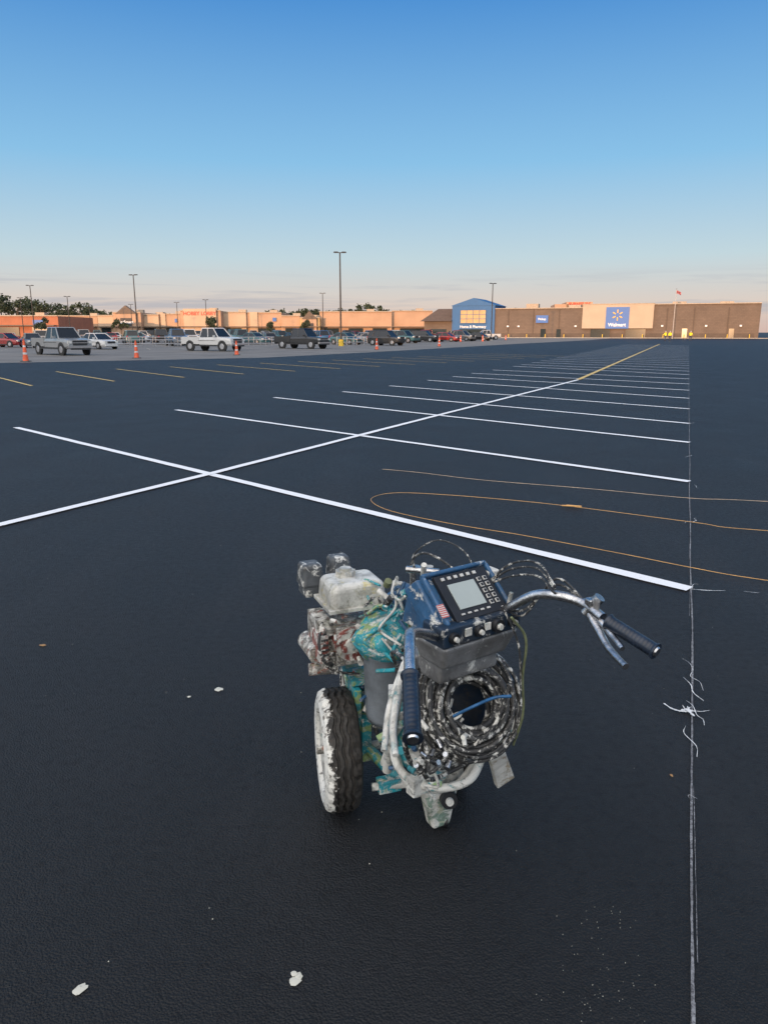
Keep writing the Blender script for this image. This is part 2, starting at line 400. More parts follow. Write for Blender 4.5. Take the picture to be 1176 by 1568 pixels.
for i in range(22):
    p=Lc(random.uniform(-.15,.0),random.uniform(-.1,.08),random.uniform(.2,.46));mb.cyl(p,p+Vector((random.uniform(-.03,.03),-.02,random.uniform(-.03,.03))),random.uniform(.005,.013),None,random.choice([0,1,2]),8)
mb.tube([Lc(-.10,-.05,.5),Lc(-.13,-.1,.40),Lc(-.10,-.12,.28),Lc(-.04,-.15,.2)],.007,3,8)
mb.tube([Lc(-.06,-.05,.5),Lc(-.10,-.11,.36),Lc(-.05,-.14,.30),Lc(0,-.1,.36)],.005,3,8)
mb.cyl(Lc(0,.66,.12),Lc(0,.64,.40),.018,None,0,10)
mb.obj("frame",[TEAL,WHT,BLUE,RUB],LS,.004)
# engine
mb=MB(OFF);E=Matrix.Rotation(rad(22),3,'Z')
ec=Vector((-.135,2.47,0))
def Ew(x,y,z): return ec+E@Vector((x,y,0))+Vector((0,0,z))
mb.box(Ew(0,.02,.59),(.17,.18,.16),0,E,(.92,.92))
mb.box(Ew(-.01,-.085,.60),(.12,.04,.14),0,E)
for i in range(7): mb.box(Ew(.0,-.02,.535+i*.021),(.205,.13,.007),0,E)
mb.cyl(Ew(-.02,-.07,.61),Ew(-.02,-.125,.61),.062,.058,3,20)
mb.cyl(Ew(-.02,-.12,.61),Ew(-.02,-.135,.61),.03,.026,1,14)
mb.box(Ew(.08,-.06,.66),(.05,.07,.06),1,E)
mb.box(Ew(-.10,.0,.64),(.05,.12,.10),0,E)
mb.box(Ew(-.115,-.06,.60),(.03,.10,.10),3,E)
for i in range(5): mb.box(Ew(-.115,-.112,.565+i*.018),(.026,.006,.008),2,E)
mb.cyl(Ew(-.12,-.05,.56),Ew(-.12,.09,.56),.035,None,0,14)
mb.cyl(Ew(-.15,-.03,.50),Ew(-.05,-.05,.50),.022,None,0,12)
mb.cyl(Ew(.07,-.1,.56),Ew(.07,-.14,.56),.02,None,1,10)
for i in range(34):
    p=Ew(random.uniform(-.12,.10),random.uniform(-.14,-.09),random.uniform(.5,.72));mb.cyl(p,p+Vector((random.uniform(-.02,.02),-.018,random.uniform(-.01,.01))),random.uniform(.004,.011),None,random.choice([0,1,2,3]),8)
mb.tube([Ew(-.12,-.1,.70),Ew(-.14,-.13,.62),Ew(-.10,-.14,.54),Ew(0,-.13,.50)],.006,2,6)
mb.tube([Ew(.09,-.08,.72),Ew(.13,-.1,.66),Ew(.14,-.02,.58)],.006,2,6)
REDP=spat("red_shroud",(.30,.07,.055),.5,0,.49,.40,26)
mb.obj("engine",[ENG,WHT,RUB,REDP],LS,.004)
mb=MB(OFF)
mb.box(Ew(.012,-.03,.775),(.205,.175,.095),0,E,(.94,.92))
mb.obj("fuel_tank",[TANK],LS,.026,seg=4)
mb=MB(OFF)
mb.box(Ew(.012,-.03,.735),(.222,.186,.014),0,E)
mb.cyl(Ew(.0,-.0,.818),Ew(.0,-.0,.839),.034,.032,0,20);mb.cyl(Ew(.0,-.0,.839),Ew(.0,-.0,.848),.022,.020,0,16)
for k in range(10):
    t=k*.628;p=Ew(math.cos(t)*.033,math.sin(t)*.033,.829);mb.cyl(p-Vector((0,0,.009)),p+Vector((0,0,.009)),.004,None,0,6)
mb.obj("fuel_cap",[TANK],LS,.003)
mb=MB(OFF)
mb.box(Ew(-.085,.15,.79),(.085,.10,.085),0,E,(.85,.8));mb.box(Ew(.03,.17,.80),(.085,.08,.085),0,E,(.85,.8))
mb.box(Ew(-.085,.15,.735),(.07,.09,.05),0,E);mb.box(Ew(.03,.17,.735),(.07,.07,.06),0,E)
mb.obj("air_filter",[spat("air_filter_plastic",(.09,.10,.11),.5,0,.44,.33,25)],LS,.012)
mb=MB(OFF)
dc=Vector((.015,2.315,0))
mb.ball(dc+Vector((0,0,.655)),.120,0,28,16,(1,1,.62),None,.25)
mb.revolve([(0,.108),(.02,.124),(.03,.104)],dc+Vector((0,0,.625)),(0,0,1),32,0)
mb.cyl(dc+Vector((.02,.02,.70)),dc+Vector((.02,.02,.765)),.028,.02,0,14)
mb.obj("pump_cover",[TEAL],LS)
mb=MB(OFF)
mb.revolve([(0,0),(0,.072),(.02,.078),(.24,.086),(.25,.094),(.27,.094),(.275,.08)],dc+Vector((.0,0,.355)),(0,0,1),32,0)
mb.obj("reservoir",[GREY],LS)
mb=MB(OFF)
mb.cyl((.06,2.42,.76),(.13,2.30,.78),.05,.05,0,20);mb.cyl((.13,2.30,.78),(.15,2.27,.785),.04,.03,1,20)
mb.box((.09,2.38,.70),(.13,.16,.10),0,E);mb.box((.15,2.22,.84),(.08,.07,.06),0,E);mb.box((.20,2.2,.80),(.10,.10,.10),0,E)
mb.cyl((.10,2.26,.84),(.10,2.26,.92),.018,None,2,12);mb.cyl((.14,2.2,.86),(.14,2.2,.94),.014,None,1,12)
mb.cyl((.07,2.2,.93),(.17,2.17,.93),.011,None,2,10);mb.cyl((.12,2.17,.90),(.12,2.12,.97),.009,None,1,8)
for i in range(75):
    p=Vector((random.uniform(.0,.22),random.uniform(2.15,2.42),random.uniform(.66,.86)))
    q=p+Vector((random.uniform(-.04,.04),random.uniform(-.04,.04),random.uniform(-.03,.05)))
    mb.cyl(p,q,random.uniform(.004,.013),None,random.choice([0,0,1,1,2,3,4,5]),8)
for i in range(20):
    p=Vector((random.uniform(-.02,.2),random.uniform(2.15,2.4),random.uniform(.72,.84)));pts=[p]
    for k in range(4): p=p+Vector((random.uniform(-.07,.07),random.uniform(-.07,.05),random.uniform(-.06,.05)));pts.append(p)
    mb.tube(pts,random.uniform(.003,.007),random.choice([1,3,3,4]),6)
mb.obj("pump_and_motor",[BLUE,WHT,CHR,RUB,TEAL,YCAB],LS,.003)
# control box
A=Matrix.Rotation(rad(35),3,'Z');T=A@Matrix.Rotation(rad(42),3,'X')
pc=Vector((.215,1.872,.965))
def Pw(x,y,z=0): return pc+T@Vector((x,y,z))
def Qw(x,y,z): return Vector((pc.x,pc.y,0))+A@Vector((x,y,0))+Vector((0,0,z))
LOWP=spat("lower_panel",(.012,.03,.06),.4,0,.40,.25,30)
mb=MB(OFF)
mb.box(Pw(0,0,-.035),(.25,.168,.06),0,T,(.95,.92))
mb.box(Pw(-.102,0,.003),(.012,.15,.02),0,T);mb.box(Pw(.118,0,.003),(.012,.15,.02),0,T);mb.box(Pw(.008,.077,.003),(.228,.012,.02),0,T)
mb.box(Qw(.0,-.035,.895),(.27,.09,.055),1,A)
mb.box(Qw(.0,.06,.92),(.235,.13,.09),0,A,(.9,.8))
mb.box(Qw(.13,.05,.985),(.045,.05,.035),2,A)
mb.obj("control_box",[BLUE,LOWP,WHT],LS,.007,seg=3)
mb=MB(OFF)
mb.box(Pw(.015,-.003,.004),(.178,.138,.012),0,T)
mb.box(Pw(.0,-.004,.011),(.092,.076,.003),1,T)
for i in range(5):
    mb.box(Pw(.063,.03-i*.018,.0115),(.012,.012,.003),2,T);mb.box(Pw(.084,.03-i*.018,.0115),(.012,.012,.003),2,T)
for i in range(6): mb.box(Pw(-.05+i*.022,.053,.0115),(.011,.009,.003),2,T)
for i in range(5): mb.box(Pw(-.045+i*.022,-.056,.0115),(.012,.005,.002),2,T)
for i in range(10):
    x=.063 if i<5 else .084;mb.box(Pw(x,.03-(i%5)*.018,.0137),(.008,.008,.001),0,T)
mb.obj("display",[BLK,M("lcd_glass",(.36,.41,.40),.3,0,.08,8),M("button_white",(.50,.50,.48),.5)],LS,.001)
mb=MB(OFF)
for x in(-.105,-.02,.045,.10):
    r=.016 if x!=.045 else .02
    mb.cyl(Qw(x,-.078,.895),Qw(x,-.092,.895),r,r*.9,0,14);mb.cyl(Qw(x,-.09,.895),Qw(x,-.10,.895),r*.5,r*.4,1,10)
mb.cyl(Qw(.115,-.05,.925),Qw(.115,-.06,.965),.006,None,1,8)
mb.box(Qw(-.055,-.081,.90),(.022,.006,.022),1,A);mb.box(Qw(.012,-.081,.90),(.02,.006,.02),1,A)
mb.obj("control_knob",[BLK,WHT],LS,.001)
mb=MB(OFF);mb.box(Pw(-.105,-.035,.0165),(.022,.038,.003),0,T)
def flagm():
    m,nt,b=nmat("flag_sticker");c=coords(nt)
    s_=nt.nodes.new("ShaderNodeSeparateXYZ");nt.links.new(c,s_.inputs[0])
    wv=nt.nodes.new("ShaderNodeMath");wv.operation='MULTIPLY';wv.inputs[1].default_value=260;nt.links.new(s_.outputs[2],wv.inputs[0])
    fr=nt.nodes.new("ShaderNodeMath");fr.operation='FRACT';nt.links.new(wv.outputs[0],fr.inputs[0])
    nt.links.new(ramp(nt,fr.outputs[0],[(0,(.45,.08,.08)),(.5,(.5,.48,.46))],'CONSTANT'),b.inputs["Base Color"]);return m
mb.obj("flag_sticker",[flagm()],LS)
mb=MB(OFF);F3=A@Matrix.Rotation(math.pi,3,'X')
mb.box(Qw(.0,.02,.80),(.21,.10,.12),0,F3)
mb.box(Qw(.0,-.002,.83),(.264,.16,.075),0,F3,(.84,.62))
mb.obj("tray",[TRAY],LS,.012,seg=3)
# handlebar
mb=MB(OFF)
mb.tube([(.053,1.37,.966),(.0555,1.49,1.0),(.064,1.56,.99),(.10,1.68,.935),(.16,1.80,.875),(.23,1.88,.87),(.305,1.885,.90),(.345,1.85,.945),(.39,1.815,.985),(.435,1.775,1.0),(.49,1.735,.996),(.525,1.665,.982)],.0128,0,14)
mb.tube([(.01,2.16,.25),(.03,2.05,.5),(.06,1.92,.72),(.13,1.84,.86)],.016,1,10)
mb.tube([(.25,2.26,.25),(.27,2.16,.5),(.29,2.04,.72),(.30,1.93,.88)],.016,1,10)
mb.tube([(.03,2.05,.5),(.15,2.12,.5),(.27,2.16,.5)],.013,1,10)
mb.box((.51,1.71,.998),(.030,.026,.036),0,E);mb.cyl((.497,1.715,.975),(.525,1.70,1.022),.014,None,0,12);mb.cyl((.515,1.69,.975),(.515,1.69,1.02),.008,None,2,10)
mb.box((.058,1.455,.975),(.028,.05,.034),2)
mb.obj("handlebar",[CHR,WHT,TRAY],LS,.004)
mb=MB(OFF)
def grip(p,q):
    p=Vector(p);q=Vector(q);d=q-p
    def rr(t): return .0172+.0004*math.sin(t*90)+(.0028 if t<.05 or t>.95 else 0)
    mb.tube([p+d*i/14 for i in range(15)],rr,0,14,n=4)
    mb.cyl(q,q+d.normalized()*.004,.013,.011,1,12)
grip((.053,1.385,.971),(.0536,1.235,.915));grip((.532,1.648,.98),(.614,1.548,.948))
mb.obj("grip",[GRIP,CHR],LS)
mb=MB(OFF)
def lever(pts,mi=0,r0=.0095):
    mb.tube(pts,lambda t:r0-.003*t,mi,8)
lever([(.505,1.705,.975),(.515,1.66,.952),(.524,1.60,.932),(.540,1.525,.922)],0,.011)
lever([(.512,1.70,.982),(.53,1.64,.962),(.545,1.57,.945)])
lever([(.05,1.47,.965),(.03,1.40,.93),(.018,1.32,.89),(.022,1.26,.865)],1)
lever([(.045,1.46,.96),(.012,1.38,.90),(.0,1.30,.85)],1)
mb.box((.02,1.42,.90),(.022,.045,.045),1)
mb.obj("brake_lever",[CHR,WHT],LS,.003)
# hose coil
mb=MB(OFF)
cc=Vector((.245,1.925,.62));ax=Vector((.12,-.83,.50)).normalized();u=Vector((1,.12,0));u=(u-ax*u.dot(ax)).normalized();v=ax.cross(u)
for i in range(34):
    R=random.uniform(.066,.138) if i>9 else random.uniform(.125,.146);ph=random.random()*6;o=ax*random.uniform(-.06,.045)+u*random.uniform(-.012,.012)+v*random.uniform(-.018,.012);pts=[]
    a1=random.uniform(.01,.06)
    for k in range(14):
        t=2*math.pi*k/14
        r=R*(1+a1*math.sin(2*t+ph)+random.uniform(-.015,.015))
        pts.append(cc+o+u*math.cos(t)*r+v*math.sin(t)*r*1.08+ax*random.uniform(-.008,.008))
    mb.tube(pts,random.uniform(.005,.0085),1 if i in(14,) else (2 if i in(20,27) else 0),8,True,4)
mb.obj("hose_coil",[RUB,BHOSE,WHT],LS)
mb=MB(OFF)
mb.tube([(.19,1.83,.63),(.24,1.81,.67),(.30,1.84,.68),(.345,1.83,.69)],.0045,1,8)
mb.tube([(.345,1.86,.71),(.31,1.84,.61),(.26,1.83,.55),(.20,1.85,.51)],.0055,0,8)
mb.tube([(.33,1.80,.93),(.375,1.82,.86),(.375,1.84,.74),(.385,1.86,.62),(.37,1.9,.5)],.0036,3,8)
mb.tube([(.31,1.83,.95),(.358,1.83,.84),(.372,1.84,.70)],.003,0,6)
for q in(0,.02,.035):
    mb.tube([(.43,1.76,1.01+q*.5),(.40,1.84,1.03+q),(.34,1.92,1.0+q),(.28,1.95,.96)],.0032,0,6)
    mb.tube([(.50,1.72,1.0),(.44,1.80,1.0+q),(.37,1.83,.96-q),(.33,1.88,.92)],.0032,0,6)
mb.tube([(.10,2.2,.92),(.09,2.18,.97),(.13,2.14,1.0),(.20,2.1,.97),(.24,2.05,.93)],.004,0,6)
mb.tube([(.08,2.25,.9),(.10,2.22,.98),(.17,2.18,1.03),(.25,2.12,1.0),(.27,2.02,.92)],.0025,0,6)
mb.tube([(.055,1.45,.96),(.03,1.58,.93),(.02,1.72,.86),(.05,1.9,.72),(.10,2.0,.6)],.005,0,6)
mb.tube([(.05,1.46,.95),(.06,1.6,.90),(.09,1.75,.80),(.08,1.9,.66),(.12,1.9,.45),(.2,1.92,.42),(.28,1.95,.46)],.006,0,6)
mb.tube([(.10,1.85,.55),(.12,1.86,.42),(.19,1.92,.40),(.28,1.95,.44),(.34,1.97,.52)],.007,0,8)
mb.tube([(.09,1.9,.62),(.06,1.93,.50),(.09,1.98,.38),(.16,2.0,.36)],.008,0,8)
for i in range(14):
    p=Vector((random.uniform(.10,.24),1.83+random.uniform(-.02,.06),random.uniform(.46,.63)));pts=[p]
    for k in range(4): p=p+Vector((random.uniform(-.05,.05),random.uniform(-.02,.03),random.uniform(-.05,.05)));pts.append(p)
    mb.tube(pts,random.uniform(.0035,.0075),random.choice([0,0,2]),6)
for i in range(14): 
    p=Vector((random.uniform(.08,.24),1.83,random.uniform(.48,.63)));mb.cyl(p,p+Vector((random.uniform(-.02,.02),-.02,random.uniform(-.02,.02))),random.uniform(.005,.009),None,random.choice([2,4]),10)
mb.obj("cables",[RUB,BHOSE,WHT,YCAB,CHR],LS)
mb=MB(OFF)
mb.cyl((.27,2.13,.38),(.27,2.13,.66),.085,.095,3,24);mb.box((.13,2.15,.50),(.12,.10,.24),1,A);mb.box((.20,2.12,.35),(.26,.10,.05),1,A)
mb.box((.07,2.12,.42),(.05,.07,.22),2,A)
for i in range(34):
    p=Vector((random.uniform(.0,.2),random.uniform(1.98,2.14),random.uniform(.26,.62)));mb.cyl(p,p+Vector((random.uniform(-.04,.04),random.uniform(-.03,.0),random.uniform(-.04,.04))),random.uniform(.005,.014),None,random.choice([0,1,2,3]),8)
mb.obj("lower_bracket",[BLUE,WHT,TEAL,DKB],LS,.004)
mb=MB(OFF)
mb.tube([(.03,2.13,.42),(.035,2.08,.34),(.08,2.02,.31),(.17,1.99,.30),(.26,2.0,.32),(.31,2.06,.37)],.013,0,10)
mb.tube([(.03,2.14,.38),(.06,2.07,.29),(.12,2.03,.27),(.22,2.03,.28),(.29,2.08,.33)],.012,0,10)
mb.tube([(.0,2.2,.25),(.03,2.14,.38),(.05,2.1,.45)],.014,0,10)
mb.box((.16,2.05,.30),(.2,.04,.06),0,A)
mb.obj("lower_hoop",[WHT],LS,.004)
mb=MB(OFF)
fr=Matrix.Rotation(rad(28),3,'Z')
mb.box((.16,2.235,.155),(.15,.035,.07),0,fr);mb.box((.185,2.215,.085),(.135,.055,.15),0,fr@Matrix.Rotation(math.pi,3,'Y'),(.5,1))
mb.cyl((.215,2.19,.125),(.218,2.165,.13),.030,.028,1,20);mb.cyl((.218,2.165,.13),(.219,2.155,.132),.014,.013,2,12)
mb.cyl((.20,2.215,.02),(.22,2.212,.02),.02,None,1,16)
mb.tube([(.17,2.25,.15),(.16,2.3,.3),(.14,2.35,.4)],.014,0,8)
FOOT=spat("foot_paint",(.20,.30,.24),.55,0,.50,.40,24,(.40,.42,.30))
mb.obj("foot_stand",[FOOT,BLK,WHT],LS,.012,seg=3)
mb=MB(OFF)
pr=Matrix.Rotation(rad(20),3,'Z')@Matrix.Rotation(rad(-24),3,'Y')@Matrix.Rotation(rad(18),3,'X')
mb.box((.362,2.06,.33),(.066,.024,.18),0,pr,(.8,1));mb.cyl((.322,2.03,.42),(.322,2.01,.43),.034,None,0,14)
mb.tube([(.325,2.06,.41),(.28,2.1,.45),(.26,2.14,.5)],.014,0,8)
mb.obj("paddle",[spat("paddle_mat",(.50,.43,.32),.6,0,.54,.36,22)],LS,.004)
# ------------------------------------------------------------------ vehicles
GLASS=M("car_glass",(.01,.013,.017),.08,0,.1,1);CTYRE=M("car_tyre",(.02,.02,.02),.8);CRIM=M("car_rim",(.4,.4,.42),.35,.8,.1)
LAMP=M("headlamp",(.6,.6,.58),.2);TAIL=M("tail_lamp",(.3,.01,.01),.3);TRIM=M("car_trim",(.02,.02,.022),.5);CHROME=M("car_chrome",(.55,.56,.58),.2,1,.05)
cc_={}
def vehicle_mesh(kind,colname,col):
    key=(kind,colname)
    if key in cc_: return cc_[key]
    paint=M("paint_"+colname,col,.32,.15 if max(col)<.4 else 0,.05,1,.6) if "paint_"+colname not in bpy.data.materials else bpy.data.materials["paint_"+colname]
    mb=MB()
    if kind=='sedan':
        S=[(-2.35,.42,.80,.66),(-2.28,.30,.98,.80),(-1.7,.22,1.03,.88),(-.5,.2,.99,.9),(.9,.2,.97,.9),(1.8,.22,.86,.86),(2.2,.26,.74,.78),(2.33,.34,.6,.62)]
        cab=(-1.85,-1.15,.35,1.2,1.46,.98);wr=.33;ax_=(-1.42,1.42);hw=.9
    elif kind=='suv':
        S=[(-2.35,.5,1.0,.74),(-2.3,.35,1.12,.84),(-1.5,.28,1.13,.92),(.9,.28,1.1,.93),(1.9,.3,1.02,.88),(2.25,.35,.9,.8),(2.34,.42,.7,.68)]
        cab=(-2.3,-2.0,.45,1.15,1.76,1.1);wr=.37;ax_=(-1.45,1.45);hw=.93
    else:
        S=[(-.75,.45,1.2,.95),(.0,.42,1.2,.97),(1.4,.42,1.22,.97),(2.3,.45,1.17,.95),(2.75,.5,1.1,.9),(2.85,.55,.9,.84)]
        cab=(-.72,-.55,.75,1.4,1.92,1.2);wr=.41;ax_=(-1.8,1.9);hw=.97
    vs=[]
    for x,zb,zt,h in S:
        vs+=[(x,-h*.9,zb),(x,-h,zb+.14),(x,-h,zt-.22),(x,-h*.95,zt-.05),(x,-h*.78,zt),(x,h*.78,zt),(x,h*.95,zt-.05),(x,h,zt-.22),(x,h,zb+.14),(x,h*.9,zb)]
    n=10;fs=[(i*n+j,i*n+(j+1)%n,(i+1)*n+(j+1)%n,(i+1)*n+j) for i in range(len(S)-1) for j in range(n)]
    fs+=[tuple(range(n)),tuple(reversed(range((len(S)-1)*n,len(S)*n)))]
    mb.add(vs,[tuple(reversed(f)) for f in fs],0,False)
    x0,x1,x2,x3,zr,zb=cab;hb=hw*.86;ht=hw*.68
    B=[(x0,-hb,zb-.03),(x3,-hb,zb-.03),(x3,hb,zb-.03),(x0,hb,zb-.03)];Tt=[(x1,-ht,zr),(x2,-ht,zr),(x2,ht,zr),(x1,ht,zr)]
    mb.add(B+Tt,[(0,1,5,4),(1,2,6,5),(2,3,7,6),(3,0,4,7)],1)
    for i in range(4): mb.cyl(B[i],Tt[i],.05,.04,0,6)
    for sg in(-1,1):
        xm=(x0+x3)/2-.1;mb.cyl((xm,sg*hb,zb),((x1+x2)/2,sg*ht,zr),.045,.04,0,6)
        if kind=='suv': mb.cyl((x0+.75,sg*hb,zb),(x1+.75,sg*ht,zr),.05,.04,0,6)
        mb.box((.2,sg*(hw+.004),zb-.3),(2.0,.012,.03),2)
    mb.box(((x1+x2)/2,0,zr+.02),(x2-x1+.12,ht*2+.1,.07),0,None,(.92,.88))
    if kind=='pickup':
        mb.box((-1.8,-.92,.9),(2.1,.09,.6),0);mb.box((-1.8,.92,.9),(2.1,.09,.6),0);mb.box((-2.82,0,.9),(.07,1.84,.6),0);mb.box((-1.8,0,.7),(2.04,1.74,.1),2);mb.box((-2.93,0,.55),(.15,1.8,.18),5);mb.box((-1.8,0,.6),(2,1.7,.15),2)
    xf=S[-1][0];xr=S[0][0] if kind!='pickup' else -2.86
    fz=.66 if kind=='sedan' else .88
    mb.box((xf-.02,0,fz),(.1,S[-1][3]*1.25,.2 if kind=='sedan' else .34),2)
    mb.box((xf+.0,0,fz-.3),(.16,S[-1][3]*2.1,.16),5 if kind=='pickup' else 0)
    if kind=='pickup': mb.box((xf+.035,0,fz),(.03,S[-1][3]*1.3,.05),5);mb.box((xf+.035,0,fz+.17),(.03,S[-1][3]*1.3,.04),5);mb.box((xf+.03,0,fz-.42),(.12,S[-1][3]*1.7,.12),2)
    for sg in(-1,1):
        mb.box((xf-.08,sg*S[-1][3]*.88,fz+.04),(.2,.26,.17),3);mb.box((xr+.03,sg*.72,(.85 if kind=='sedan' else 1.0)),(.1,.2,.22),4)
        mb.box((x3-.25,sg*(hw+.1),zb+.08),(.12,.2,.15),0)
        for x in ax_:
            mb.cyl((x,sg*(hw-.12),wr+.02),(x,sg*(hw+.006),wr+.02),wr*1.2,None,2,20)
            mb.cyl((x,sg*(hw-.2),wr),(x,sg*(hw+.02),wr),wr,None,6,20);mb.cyl((x,sg*(hw+.015),wr),(x,sg*(hw+.03),wr),wr*.62,wr*.55,7,14)
        mb.box((0,sg*(hw-.03),.3 if kind!='pickup' else .48),(ax_[1]-ax_[0]-.8,.08,.1),2)
    me=mb.mesh(kind,[paint,GLASS,TRIM,LAMP,TAIL,CHROME,CTYRE,CRIM]);cc_[key]=me;return me
COLS={'white':(.50,.50,.50),'silver':(.24,.25,.26),'grey':(.11,.12,.13),'black':(.013,.014,.016),'blue':(.03,.09,.20),'red':(.22,.015,.015),'tan':(.24,.19,.14),'teal':(.035,.10,.12)}
def park(kind,col,x,y,rz):
    nm={'sedan':'parked_car','suv':'parked_suv','pickup':'pickup_truck'}[kind]
    o=bpy.data.objects.new(nm,vehicle_mesh(kind,col,COLS[col]));COL.objects.link(o);o.location=(x,y,.006);o.rotation_euler[2]=rad(rz)
    b=o.modifiers.new("b",'BEVEL') if y<100 else None
    if b: b.width=.04;b.segments=2;b.limit_method='ANGLE'
    return o
park('pickup','silver',-23.6,55.6,-42);park('pickup','white',-15.0,66.6,-30);park('pickup','black',-8.2,76,-34)
park('suv','black',.3,93.5,-35);park('pickup','blue',-24.8,91,-65);park('sedan','white',-27.8,74,-40);park('sedan','red',-41.3,83,-20);park('sedan','grey',-37,80,-60)
park('sedan','white',-42,130,-20);park('sedan','white',-18.6,110,-40);park('suv','black',6.6,124,-30);park('sedan','red',10.5,128,-35);park('pickup','white',21.5,160,-170)
park('sedan','white',-21.5,97,-40);park('sedan','teal',-17.5,103,-40);park('sedan','silver',-50,95,-50)
park('suv','grey',14,136,-40);park('sedan','black',17.5,140,-35);park('sedan','teal',-5,100,-40);park('sedan','silver',-1.5,108,-40);park('suv','teal',3,113,-40)
cl=['white','silver','grey','black','black','blue','red','white','grey','tan','teal']
for row,(r0,n) in enumerate([((-62,92),16),((-52,112),18),((-66,128),18),((-50,146),20),((-70,165),22),((-58,186),24)]):
    for i in range(n):
        if random.random()<.22: continue
        x=r0[0]+i*3.5+random.uniform(-.2,.2);y=r0[1]+i*1.3
        if x>y*.30-19 : continue
        park(random.choice(['sedan','sedan','suv','pickup']),random.choice(cl),x,y,random.choice([-62,118])+random.uniform(-3,3))
# ------------------------------------------------------------------ street furniture
POLE=M("pole_bronze",(.03,.028,.028),.5,.3);CONC=M("pole_base_concrete",(.35,.33,.30),.8);YB=M("safety_yellow",(.7,.45,.04),.6)
def lamp(x,y,h,yellow=False,rz=0):
    mb=MB();mb.cyl((0,0,0),(0,0,.75),.3,.28,2 if yellow else 1,16);mb.cyl((0,0,.75),(0,0,h-.1),.11,.075,0,10)
    mb.box((0,0,h-.05),(1.2,.08,.08),0)
    for sg in(-1,1): mb.box((sg*.45,0,h+.0),(.58,.34,.13),0,None,(.8,.8))
    mb.obj("street_lamp",[POLE,CONC,YB],None,0,(x,y,0),rz)
lamp(-5.05,89.4,10.5,True,.1)
for x,y,h_ in((-40.1,124,10.5),(20.5,145.6,10.5),(-69.5,151.7,10.5),(-72.4,176,9.5),(-56.9,211,9.5),(-45,194,9.5),(-14.5,182,10.5),(-86.5,183,9.5),(-74.5,226,9.5),(-88.7,231,9.5)):
    lamp(x,y,h_,False,random.uniform(-.5,.5))
OR=M("cone_orange",(.70,.11,.04),.5);CW=M("cone_white",(.6,.6,.6),.5);CB=M("cone_base",(.05,.05,.05),.8)
for x,y,s in((-20.2,42.6,1.35),(-15.7,48,1.2),(-10.6,54.5,1.1),(-.67,70.6,1.15),(6.3,86.5,1.1),(12.4,123,1.2),(17,131,1.2),(24,150,1.1)):
    mb=MB();mb.box((0,0,.03),(.46,.46,.05),2,None,(.9,.9));mb.cyl((0,0,.05),(0,0,.30*s),.16,.12,0,14);mb.cyl((0,0,.30*s),(0,0,.38*s),.118,.109,1,14);mb.cyl((0,0,.38*s),(0,0,.6*s),.107,.085,0,14);mb.cyl((0,0,.6*s),(0,0,.67*s),.083,.076,1,14);mb.cyl((0,0,.67*s),(0,0,.86*s),.075,.06,0,14);mb.cyl((0,0,.86*s),(0,0,.93*s),.03,.04,0,10)
    mb.obj("traffic_cone",[OR,CW,CB],None,0,(x,y,0))
ST_=M("galvanised_rail",(.35,.36,.38),.4,.7)
for x,y,rz in((-31,84,25),(-14,88,25),(-3,97,25),(-26,86,25)):
    mb=MB()
    for sy in(-1.1,1.1):
        for z in(.35,.75,1.05): mb.cyl((-2.8,sy,z),(2.8,sy,z),.03,None,0,8)
        for k in range(5): mb.cyl((-2.8+k*1.4,sy,0),(-2.8+k*1.4,sy,1.05),.03,None,0,8)
    for z in(.35,1.05): mb.cyl((2.8,-1.1,z),(2.8,1.1,z),.03,None,0,8)
    mb.obj("cart_corral",[ST_],None,0,(x,y,0),rad(rz))
# ------------------------------------------------------------------ buildings
def block(name,c,pitch_=.4):
    m,nt,b=nmat(name);co_=coords(nt)
    n=noi(nt,co_,.25,5);f=ramp(nt,n,[(.3,.85),(.7,1.1)])
    br=nt.nodes.new("ShaderNodeTexBrick");br.inputs["Scale"].default_value=1;br.inputs["Brick Width"].default_value=.8;br.inputs["Row Height"].default_value=pitch_;br.inputs["Mortar Size"].default_value=.02
    mp=nt.nodes.new("ShaderNodeMapping");mp.inputs["Rotation"].default_value=(math.pi/2,0,0);nt.links.new(co_,mp.inputs[0]);nt.links.new(mp.outputs[0],br.inputs["Vector"])
    br.inputs["Color1"].default_value=(*c,1);br.inputs["Color2"].default_value=(*[x*.88 for x in c],1);br.inputs["Mortar"].default_value=(*[x*.7 for x in c],1)
    nt.links.new(mix(nt,1.0,br.outputs[0],f,'MULTIPLY'),b.inputs["Base Color"]);b.inputs["Roughness"].default_value=.85;return m
BR=block("brown_block",(.15,.112,.088));BR2=block("dark_brown_block",(.11,.083,.066));CREAM=M("cream_panel",(.41,.33,.25),.8,0,.06,.4)
BLU=M("store_blue",(.015,.10,.26),.6,0,.06,.5);BLS=M("sign_blue",(.01,.11,.38),.5,0,.03,1);SW=M("sign_white",(.72,.74,.78),.5,0,.03);SY=M("sign_yellow",(.80,.42,.03),.5,0,.03)
CAP=M("parapet_cap",(.34,.28,.22),.6);SHI=M("roof_shingle",(.10,.07,.055),.9,0,.3,2);GL=M("shop_glass",(.02,.03,.035),.1);YW=M("yellow_panel",(.40,.27,.12),.4,0,.15,.6)  # the glazing panel is a plain yellowish colour
TAN=M("tan_stucco",(.42,.27,.18),.85,0,.12,.2);TAN2=M("light_stucco",(.47,.34,.24),.85,0,.1,.2);RED=M("red_sign",(.60,.03,.015),.5);ORG=M("terracotta",(.36,.13,.07),.8,0,.15,.3);GREYB=M("grey_wall",(.10,.11,.13),.85,0,.1,.4);DK=M("dark_opening",(.03,.03,.035),.6)
S=empty("superstore_building",(31,215,0),rad(-22))
